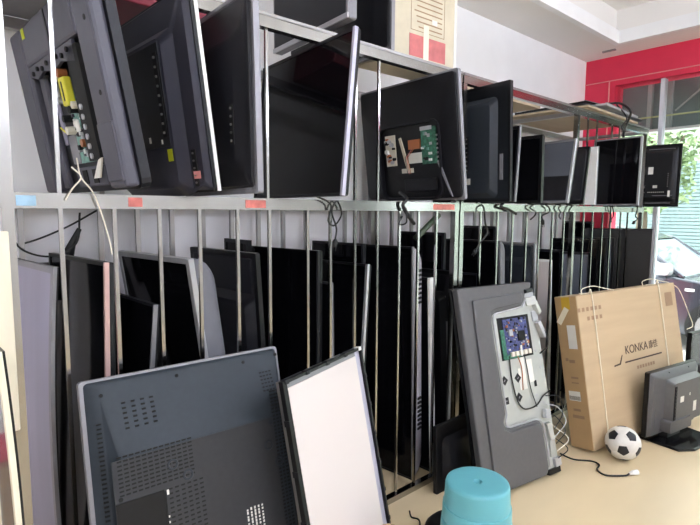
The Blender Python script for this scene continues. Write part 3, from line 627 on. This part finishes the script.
# ------------------------------------------------------------------ foreground
def big_back():
    Wd, H, T = .69, 1.0, .10
    t = thing('large_television', 'large blue-grey television seen from behind, leaning on the rack in left foreground', 'television', frame(-1.345, 1.05, 0, -88, 13, T))
    box_part(t, 'screen', 'screen', .02, Wd-.02, .02, H-.02, -T-.001, -T+.003)
    MB().loops([rrect(0, Wd, 0, H, -T+.001, .012), rrect(0, Wd, 0, H, -T+.03, .012)]).build('bezel', 'silver_grey', t)
    ls = [rrect(.008, Wd-.012, .008, H-.008, -T+.03, .012), rrect(.014, Wd-.03, .014, H-.012, -.058, .015), rrect(.02, Wd-.05, .02, H-.02, -.052, .015),
          rrect(.022, Wd-.055, .02, H-.075, -.05, .015), rrect(.035, Wd-.075, .02, H-.22, -.008, .015), rrect(.05, Wd-.085, .02, H-.235, 0, .015)]
    MB().loops(ls).build('back_shell', 'fg_back', t, smooth=True)
    box_part(t, 'lower_cover', 'fg_low', .09, .636, .022, H-.243, -.003, .0006)
    # dark recess for the stand, lower left
    rc = MB().box(.495, .635, -.001, .0025, .02, .63); rc.build('recess', 'plastic_black', t)
    MB().box(.49, .495, 0, .004, .02, .63).box(.495, .635, 0, .004, .63, .635).build('recess_edge', 'slot', t)
    vs = MB()
    def slots(x0, x1, z0, z1, nx, nz, y, w, h, skew=0):
        for i in range(nx):
            for k in range(nz):
                x = x0+(x1-x0)*i/max(1, nx-1); z = z0+(z1-z0)*k/max(1, nz-1)
                yy = y(x, z) if callable(y) else y
                vs.box(x-w/2, x+w/2, yy-.003, yy+.0012, z-h/2, z+h/2)
    def slope(x, z):                   # depth of the slanting upper face
        f = min(1, max(0, (H-.075-z)/.145)); return -.05+.042*f
    slots(.49, .575, H-.16, H-.085, 4, 6, slope, .012, .006)
    slots(.055, .095, H-.15, H-.085, 4, 6, slope, .008, .005)
    slots(.40, .615, .655, .765, 13, 10, .0, .013, .005)
    slots(.375, .475, .30, .63, 6, 24, .0, .012, .005)
    vs.build('vent_slots', 'slot', t, kind='stuff')
    sv = MB()
    for k in range(64):
        z = .06+k*.0125
        for x in (.058, .072, .086): sv.box(x-.005, x+.005, -.003, .0012, z-.003, z+.003)
    sv.build('speaker_slots', 'slot', t, kind='stuff')
    lv = MB()
    for k in range(22): lv.box(Wd-.048, Wd-.034, -.062, -.050, .58+k*.0135, .585+k*.0135)
    lv.build('side_vents', 'slot', t, kind='stuff')
    for x, z in ((.635, H-.05), (.40, H-.035), (.155, H-.035), (.02, H-.03)): MB().cyl((x, -.058, z), (x, -.049, z), .006, n=10).build('screw_hole', 'slot', t)
    MB().cyl((.62, -.004, .645), (.62, .002, .645), .007, n=10).build('screw_hole', 'slot', t)
    for x, z in ((.46, .70), (.415, .655), (.12, .665), (.085, .60)):
        MB().lathe([(.019, 0), (.016, .003), (.011, .003), (.010, .001)], 18).build('mount_boss', 'grey_back', t).matrix_local = Matrix.Translation((x, -.0005, z)) @ Matrix.Rotation(R(-90), 4, 'X')
    MB().lathe([(.010, 0), (.008, .002)], 14).build('mount_boss', 'grey_back', t).matrix_local = Matrix.Translation((.10, -.0005, .74)) @ Matrix.Rotation(R(-90), 4, 'X')
    lb = MB(); rr = random.Random(2)
    for i in range(5):
        x = .17+i*.014
        for k in range(14):
            h = rr.uniform(.004, .010); lb.box(x, x+.006, .0, .0012, .33+k*.011, .33+k*.011+h)
    lb.build('printed_label', 'sticker_white', t, kind='stuff')
    lb = MB()
    for k in range(12): lb.box(.485, .49+rr.uniform(0, .004), 0, .0012, .36+k*.017, .366+k*.017)
    lb.build('printed_marks', 'sticker_white', t, kind='stuff')
    MB().box(.48, .487, 0, .0012, .615, .63).build('printed_mark', 'sticker_white', t)
    return t
big_back()
def white_panel():
    Wd, H, T = .53, .95, .03
    t = thing('backlight_panel', 'white backlight panel in a thin black frame, leaning beside the big television back', 'panel', frame(-1.36, 1.475, 0, -108, 11.3, T))
    MB().box(0, Wd, -T, -.018, 0, H).build('back_tray', 'steel_dull', t)
    fr = MB().box(0, .010, -.018, 0, 0, H).box(Wd-.012, Wd, -.018, 0, 0, H).box(.010, Wd-.012, -.018, 0, 0, .012).box(.010, Wd-.012, -.018, 0, H-.010, H)
    fr.build('frame', 'plastic_black', t)
    box_part(t, 'diffuser_sheet', 'diffuser', .045, Wd-.034, .012, H-.03, -.017, -.010)
    box_part(t, 'right_margin', 'lavender', .012, .044, .012, H-.012, -.017, -.012)
    box_part(t, 'left_margin', 'plastic_black', Wd-.034, Wd-.013, .012, H-.012, -.017, -.012)
    box_part(t, 'top_margin', 'silver_grey', .045, Wd-.034, H-.029, H-.011, -.017, -.012)
    for k in range(7): MB().box(-.002, .010, -.02, .002, .1+k*.12, .115+k*.12).build('clip', 'charcoal', t)
    for x in (.01, .12, .25, .38, .50): MB().box(x, x+.018, -.02, .003, H-.012, H+.003).build('clip', 'charcoal' if x > .05 else 'white', t)
    for k in range(5): MB().box(Wd-.006, Wd+.003, -.02, .003, .12+k*.17, .14+k*.17).build('clip', 'charcoal', t)
    return t
white_panel()
def board_set():
    Wd, H, T = .62, 1.11, .08
    t = thing('board_television', 'grey television with cut-away back showing pale chassis and circuit board, leaning beside the carton', 'television', frame(-1.285, 2.775, 0, -80.6, 13.2, T))
    box_part(t, 'screen', 'screen', .01, Wd-.01, .01, H-.01, -T-.001, -T+.003)
    MB().box(0, Wd, -T+.003, -T+.02, 0, H).build('bezel', 'plastic_black', t)
    # pale chassis plate
    MB().loops([rrect(.0, .43, .02, 1.05, -T+.02, .02), rrect(.0, .43, .02, 1.05, -.03, .02)]).build('chassis_plate', 'board_grey', t)
    # warm grey cover around the plate: left flank, top hood and lower flap, one outline
    cov = [(Wd-.004, .008), (Wd-.004, H-.006), (.02, H-.006), (.03, H-.04), (.085, 1.035), (.10, 1.0), (.13, .968), (.355, .95), (.382, .935), (.39, .90), (.385, .40), (.405, .36), (.40, .335), (.37, .322), (.16, .322), (.12, .31), (.105, .28), (.10, .05), (.115, .018), (.14, .008)]
    MB().prism(cov, -T+.02, -.014).build('cover', 'board_cover', t, bevel=.010)
    hood = [(Wd-.075, .02), (Wd-.095, H-.075), (.13, H-.06), (.125, 1.02), (.145, .985), (.36, .97), (.40, .955), (.412, .90), (.408, .40), (.425, .36), (.42, .325), (.38, .304), (.17, .304), (.135, .295), (.122, .27), (.118, .06), (.13, .03), (.15, .02)]
    MB().prism(hood, -.015, -.002).build('cover_step', 'board_cover', t, bevel=.0125)
    MB().tube([(.10, -.012, 1.0), (.13, -.012, .965), (.355, -.012, .946), (.38, -.012, .930), (.386, -.012, .90), (.381, -.012, .40), (.40, -.012, .36), (.395, -.012, .339), (.37, -.012, .328), (.16, -.012, .328), (.117, -.012, .315), (.10, -.012, .28), (.095, -.012, .05)], .005, 6).build('cover_rim', 'silver', t)
    box_part(t, 'bottom_foot', 'plastic_black', .0, .10, .0, .03, -T+.02, -.02)
    # circuit board recess
    box_part(t, 'board_recess', 'slot', .078, .338, .68, .918, -.031, -.027)
    p = box_part(t, 'circuit_board', 'pcb_blue', .105, .300, .705, .905, -.027, -.022)
    box_part(p, 'green_margin', 'pcb_green', .300, .330, .69, .85, -.026, -.022); box_part(p, 'green_edge', 'pcb_green', .19, .325, .683, .715, -.026, -.022)
    rr = random.Random(11)
    box_part(p, 'processor', 'slot', .14, .195, .775, .83, -.022, -.014); box_part(p, 'tuner_can', 'silver', .24, .268, .81, .845, -.022, -.012)
    for k in range(70):
        x = .11+rr.random()*.18; z = .715+rr.random()*.18; q = rr.uniform(.004, .012)
        MB().box(x, x+q, -.022, -.022+rr.uniform(.002, .008), z, z+q*rr.uniform(.6, 1.6)).build('component', ('silver', 'slot', 'cable_white', 'slate', 'copper', 'pcb_blue')[k % 6], p)
    for k in range(5): MB().box(.11+.035*k, .132+.035*k, -.022, -.010, .695, .72).build('socket', 'cable_white', p)
    # dark pads, labels and wiring on the plate
    for x, z, g in ((.344, .573, 45), (.235, .571, 40), (.246, .465, 45), (.352, .463, 0)):
        q = MB().box(-.019, .019, 0, .002, -.019, .019).build('foam_pad', 'charcoal', t); q.matrix_local = Matrix.Translation((x, -.030, z)) @ Matrix.Rotation(R(g), 4, 'Y')
        MB().box(-.007, .007, .002, .003, -.003, .003).build('pad_mark', 'silver_grey', q)
    for x0, x1, z0, z1 in ((.165, .195, .50, .68), (.205, .225, .50, .62), (.10, .15, .53, .66), (.02, .05, .19, .27)): box_part(t, 'paper_label', 'sticker_white', x0, x1, z0, z1, -.030, -.0285)
    box_part(t, 'dark_tab', 'slot', .085, .105, .50, .535, -.030, -.0285)
    MB().tube(bez([(.285, -.024, .70), (.29, -.024, .58), (.275, -.022, .46), (.24, -.02, .405), (.19, -.02, .392), (.12, -.02, .40), (.06, -.018, .44), (.0, -.015, .46)]), .0045, 6).build('black_wire', 'cable', t)
    MB().tube(bez([(.16, -.024, .70), (.155, -.022, .6), (.15, -.022, .5), (.13, -.022, .42), (.12, -.022, .39)]), .003, 6).build('thin_wire', 'cable', t)
    MB().tube(bez([(.22, -.024, .70), (.20, -.022, .62), (.215, -.022, .5)]), .003, 6).build('thin_wire', 'copper', t)
    MB().tube([(.19, -.016, .69), (.188, -.014, .75)], .007, 6).build('white_plug', 'white', t)
    # loose edge brackets and torn metal along the right edge
    for k, (x, z, w, h) in enumerate(((.02, .90, .05, .06), (.05, .99, .07, .05), (.0, .82, .03, .10), (.04, .14, .04, .10), (.02, .06, .05, .05), (.06, .24, .03, .10), (.05, 1.03, .08, .03), (-.005, .95, .04, .08), (.06, .34, .04, .05))):
        q = MB().box(-w/2, w/2, -.03, .0, -h/2, h/2).build('metal_bracket', 'board_grey' if k % 2 else 'silver', t, bevel=.004); q.matrix_local = Matrix.Translation((x, -.022+.012*(k % 3), z)) @ Matrix.Rotation(R(rr.uniform(-25, 25)), 4, 'Y') @ Matrix.Rotation(R(rr.uniform(-20, 20)), 4, 'Z')
    for k in range(5): MB().tube(bez([(.05, -.01, .44-.05*k), (-.03, .02-.02*k, .42-.06*k), (-.05-.02*(k % 2), .01, .32-.05*k), (.02, -.01, .24-.04*k)]), .003, 6).build('loose_wire', ('cable', 'silver', 'cable', 'cable_white', 'cable')[k], t)
    MB().tube(bez([(.02, -.02, .86), (-.02, .0, .80), (-.02, 0, .72), (.03, -.02, .68)]), .005, 6).build('loose_wire', 'cable', t)
    MB().cyl((.02, -.022, 1.055), (.095, -.008, 1.05), .012, n=8).build('black_roller', 'plastic_black', t)
    screws(t, ((.36, .62), (.37, .43), (.05, .7), (.05, .40), (.36, .88), (.03, .6), (.10, .45)), -.03, .008, 'silver')
    return t
board_set()

def carton():
    Wd, H, T = 1.22, .965, .16
    t = thing('cardboard_carton', 'tall brown television carton with brand print leaning on the farther rack', 'carton', frame(-1.081, 4.342, 0, -81.1, 10.6, T))
    MB().box(0, Wd, -T, 0, 0, H).build('case', 'card', t, bevel=.006)
    box_part(t, 'left_flap', 'card_side', Wd, Wd+.002, .005, H-.005, -T+.004, -.004)
    # straps, lifted a little at the top
    for x in (.235, 1.06):
        MB().tube(bez([(x+.01, -T*.5, H+.004), (x, -.02, H+.004), (x, .004, H-.01), (x-.005, .003, H*.5), (x, .003, .0)]), .004, 6).build('strap', 'tape', t)
    for x in (.22, .95): MB().tube(bez([(x+.18, -.02, H+.004), (x+.12, -.05, H+.035), (x, -.05, H+.045), (x-.12, -.04, H+.02), (x-.2, -.03, H+.004)]), .003, 6).build('loose_strap', 'tape', t)
    MB().tube(bez([(.03, -.02, H), (-.06, 0, H-.06), (-.12, .02, H-.25), (-.13, .03, H-.34), (-.06, .02, H-.36)]), .003, 6).build('loose_strap', 'tape', t)
    # brand print (reads upright, drawn on the big face)
    text('brand_lettering', 'KONKA', .080, 'ink', t, face_mtx(.615, .532, .0006)); text('brand_characters', '康佳', .060, 'ink', t, face_mtx(.40, .535, .0006))
    MB().box(.30, .77, 0, .0012, .475, .485).build('underline', 'ink', t)
    MB().prism([(.825, .474), (.90, .470), (.90, .480), (.835, .484), (.80, .535), (.793, .533)], 0, .0012).build('tick_mark', 'ink', t)
    pm = MB(); rr = random.Random(9)
    for k in range(7): pm.box(.41+.034*k, .432+.034*k, 0, .001, .415, .437)
    pm.build('printed_line', 'ink_faint', t, kind='stuff')
    pm = MB()
    for r_ in range(2):
        for k in range(6-r_*2): pm.box(.97+.045*k, .995+.045*k, 0, .001, .86-.06*r_, .885-.06*r_)
    pm.build('printed_symbols', 'ink_faint', t, kind='stuff')
    MB().box(.06, .16, 0, .001, .80, .90).build('faint_stamp', 'ink_faint', t)
    sx = Wd+.002
    def side(name, m, y0, y1, z0, z1, p=.0012): return MB().box(sx, sx+p, y0, y1, z0, z1).build(name, m, t)
    side('paper_slip', 'sticker_white', -.09, -.03, .63, .78); side('yellow_patch', 'yellow', -.11, -.05, .88, .96).data.materials[0] = M['card_yellow']
    q = MB().box(0, .0015, -.018, .018, -.06, .06).build('tape_piece', 'tape', t); q.matrix_local = Matrix.Translation((sx, -.11, .84)) @ Matrix.Rotation(R(-35), 4, 'X')
    side('label', 'sticker_white', -.13, -.05, .30, .36)
    pm = MB()
    for k in range(12): pm.box(sx+.0012, sx+.002, -.127+.0065*k, -.124+.0065*k, .305, .33)
    pm.build('bar_code', 'ink', t)
    for z0, z1, y0, y1 in ((.54, .56, -.10, -.06), (.44, .452, -.10, -.05), (.41, .418, -.10, -.05), (.235, .25, -.11, -.06), (.19, .21, -.12, -.04), (.55, .57, -.125, -.105)): side('print', 'ink_faint', y0, y1, z0, z1)
    return t
M['card_yellow'] = mat('yellowed_cardboard', (204, 166, 50), .7)
carton()

def small_tv():
    t = thing('small_television', 'small grey television on a black foot, back turned, in front of the carton', 'television', frame(-.970, 4.15, 0, -80, 0, .1))
    Wd, z0, H = .60, .035, .47
    MB().loops([rrect(0, Wd, z0, H, -.085, .01), rrect(0, Wd, z0, H, -.055, .01)]).build('bezel', 'plastic_black', t)
    box_part(t, 'screen', 'screen', .02, Wd-.02, z0+.02, H-.02, -.0865, -.083)
    MB().loops([rrect(.006, Wd-.006, z0+.006, H-.004, -.055, .012), rrect(.02, Wd-.02, z0+.015, H-.02, -.035, .015), rrect(.05, Wd-.15, z0+.05, H-.06, -.028, .02), rrect(.06, Wd-.17, z0+.07, H-.08, .02, .015)]).build('back_shell', 'board_cover', t, smooth=True)
    MB().loops([rrect(.20, Wd-.12, z0+.03, z0+.11, -.032, .012), rrect(.20, Wd-.13, z0+.03, z0+.105, .03, .012)]).build('lower_housing', 'board_cover', t, smooth=True)
    p = box_part(t, 'connector_panel', 'slot', Wd-.205, Wd-.175, .14, H-.10, .015, .0215)
    for k in range(9): MB().box(Wd-.20, Wd-.182, .0215, .025, .15+.024*k, .163+.024*k).build('socket', 'charcoal', p)
    sticker(t, 'sticker_white', .30, .345, .25, .29, .0195); sticker(t, 'sticker_white', .22, .23, .28, .30, .0195); sticker(t, 'sticker_white', .13, .17, .16, .23, .0195)
    screws(t, ((.15, H-.02), (.40, H-.02)), -.034, .004)
    MB().box(Wd-.06, Wd-.05, -.036, -.030, .1, .22).build('grip', 'board_cover', t)
    MB().loops([rrect(.24, .44, .01, .06, -.06, .01), rrect(.26, .42, .01, .06, -.01, .01)]).build('neck', 'plastic_black', t)
    q = MB().loops([[(x, y, 0) for x, y in ((.1, -.14), (.56, -.14), (.54, .12), (.44, .17), (.22, .17), (.12, .12))], [(x*.98+.007, y*.96, .014) for x, y in ((.1, -.14), (.56, -.14), (.54, .12), (.44, .17), (.22, .17), (.12, .12))]])
    q.build('foot', 'plastic_gloss', t, bevel=.004)
small_tv()
tag_t = tv_screen('black television standing at the right edge behind the small grey set', (-1.05, 5.08, 0), -80, 0, .58, .585, .05, 'plastic_black', group='televisions on the floor')
s = tv_back('small dark television leaning low behind the blue stool', (-1.61, 2.43, 0), -90, 2, .38, .37, .04, 'dark_back', group='televisions on the floor')
screws(s, ((.34, .32), (.06, .2)), -.03, .006, 'silver')

# stool
st = thing('plastic_stool', 'aqua blue round plastic stool with a centre hole', 'stool', loc=(-1.10, 1.639, 0))
n = 56
prof = [(.015, .425), (.015, .444), (.019, .449), (.06, .450), (.10, .450), (.116, .4495), (.121, .446), (.124, .436), (.126, .40), (.1285, .36), (.1325, .358), (.1335, .345), (.1345, .30), (.1365, .298), (.138, .285), (.146, .12), (.149, .10), (.156, .02), (.158, .0), (.152, .0), (.145, .02), (.120, .40), (.112, .425)]
mb = MB().lathe(prof + [prof[0]], n, cap=False)
mb.build('seat_shell', 'aqua', st, smooth=True)

# football: 12 black pentagons and 20 white hexagons, each its own panel
def football(c, r):
    t = thing('football', 'worn white football with black pentagons in front of the carton', 'ball', Matrix.Translation(c) @ Matrix.Rotation(R(38), 4, 'Z') @ Matrix.Rotation(R(-22), 4, 'X'))
    bm = bmesh.new(); bmesh.ops.create_icosphere(bm, subdivisions=1, radius=1)
    vs = [v.co.copy() for v in bm.verts]; fs = [[v.index for v in f.verts] for f in bm.faces]; bm.free()
    def panel(poly, name, m):
        cen = sum(poly, Vector())/len(poly); mb = MB(); N = 5
        def prj(p, rr): return tuple(p.normalized()*rr)
        rings = []
        for k, (f, rr) in enumerate(((1.0, r*.985), (.975, r*.995), (.90, r), (.6, r*1.002), (.3, r*1.003))):
            ring = []
            for i in range(len(poly)):
                a, b = poly[i], poly[(i+1) % len(poly)]
                for q in range(3): ring.append(prj(cen+((a+(b-a)*q/3)-cen)*f, rr))
            rings.append(ring)
        mb.loops(rings, True, True); mb.build(name, m, t, smooth=True)
    for i, v in enumerate(vs):
        nb = sorted({j for f in fs if i in f for j in f if j != i}, key=lambda j: math.atan2((vs[j]-v).dot(v.cross(v.orthogonal()).normalized()), (vs[j]-v).dot(v.orthogonal().normalized())))
        panel([v+(vs[j]-v)/3 for j in nb], 'pentagon_panel', 'ball_black')
    for f in fs:
        p = []
        for k in range(3):
            a, b = vs[f[k]], vs[f[(k+1) % 3]]; p += [a+(b-a)/3, a+(b-a)*2/3]
        panel(p, 'hexagon_panel', 'ball_white')
    return t
football(Vector((-1.145, 3.235, .1015)), .10)
# black lead on the floor from the carton to the plug
fl = bez([(-1.42, 3.0, .006), (-1.33, 2.99, .006), (-1.25, 3.05, .006), (-1.20, 3.04, .006), (-1.18, 2.97, .006), (-1.12, 2.945, .006), (-1.05, 3.02, .006), (-1.035, 3.05, .012)])
t = thing('floor_cable', 'thin black cable with a white plug lying on the floor before the football', 'cable', loc=(0, 0, 0))
MB().tube(fl, .005, 6).build('lead', 'cable', t, smooth=True)
e = Vector(fl[-1]); MB().tube([e, e+Vector((.012, .02, .004)), e+Vector((.028, .045, .006))], [.007, .014, .015], 10).build('plug', 'white', t)
tag(MB().tube(bez([(-1.62, 1.83, .005), (-1.58, 1.80, .005), (-1.54, 1.81, .005), (-1.48, 1.75, .005), (-1.40, 1.68, .005), (-1.3, 1.66, .005)]), .004, 6).build('floor_wire', 'cable', smooth=True), 'thin dark wire on the floor left of the blue stool', 'cable')
bag = MB().lathe([(.02, 0), (.075, .004), (.09, .03), (.085, .06), (.06, .085), (.02, .09)], 18).build('black_pouch', 'plastic_black', smooth=True)
bag.location = (-1.40, 1.83, 0); bag.scale = (.9, 1.25, .9); tag(bag, 'black soft pouch on the floor behind the blue stool', 'pouch')
tn = thing('patterned_tin', 'small patterned round tin at the bottom edge below the white panel', 'tin', loc=(-1.232, 1.28, 0))
MB().lathe([(.045, 0), (.045, .28), (.04, .285)], 24).build('can', 'cream', tn, smooth=True); MB().lathe([(.047, .285), (.047, .325), (.04, .334), (.01, .336)], 24).build('lid', 'floral', tn, smooth=True)
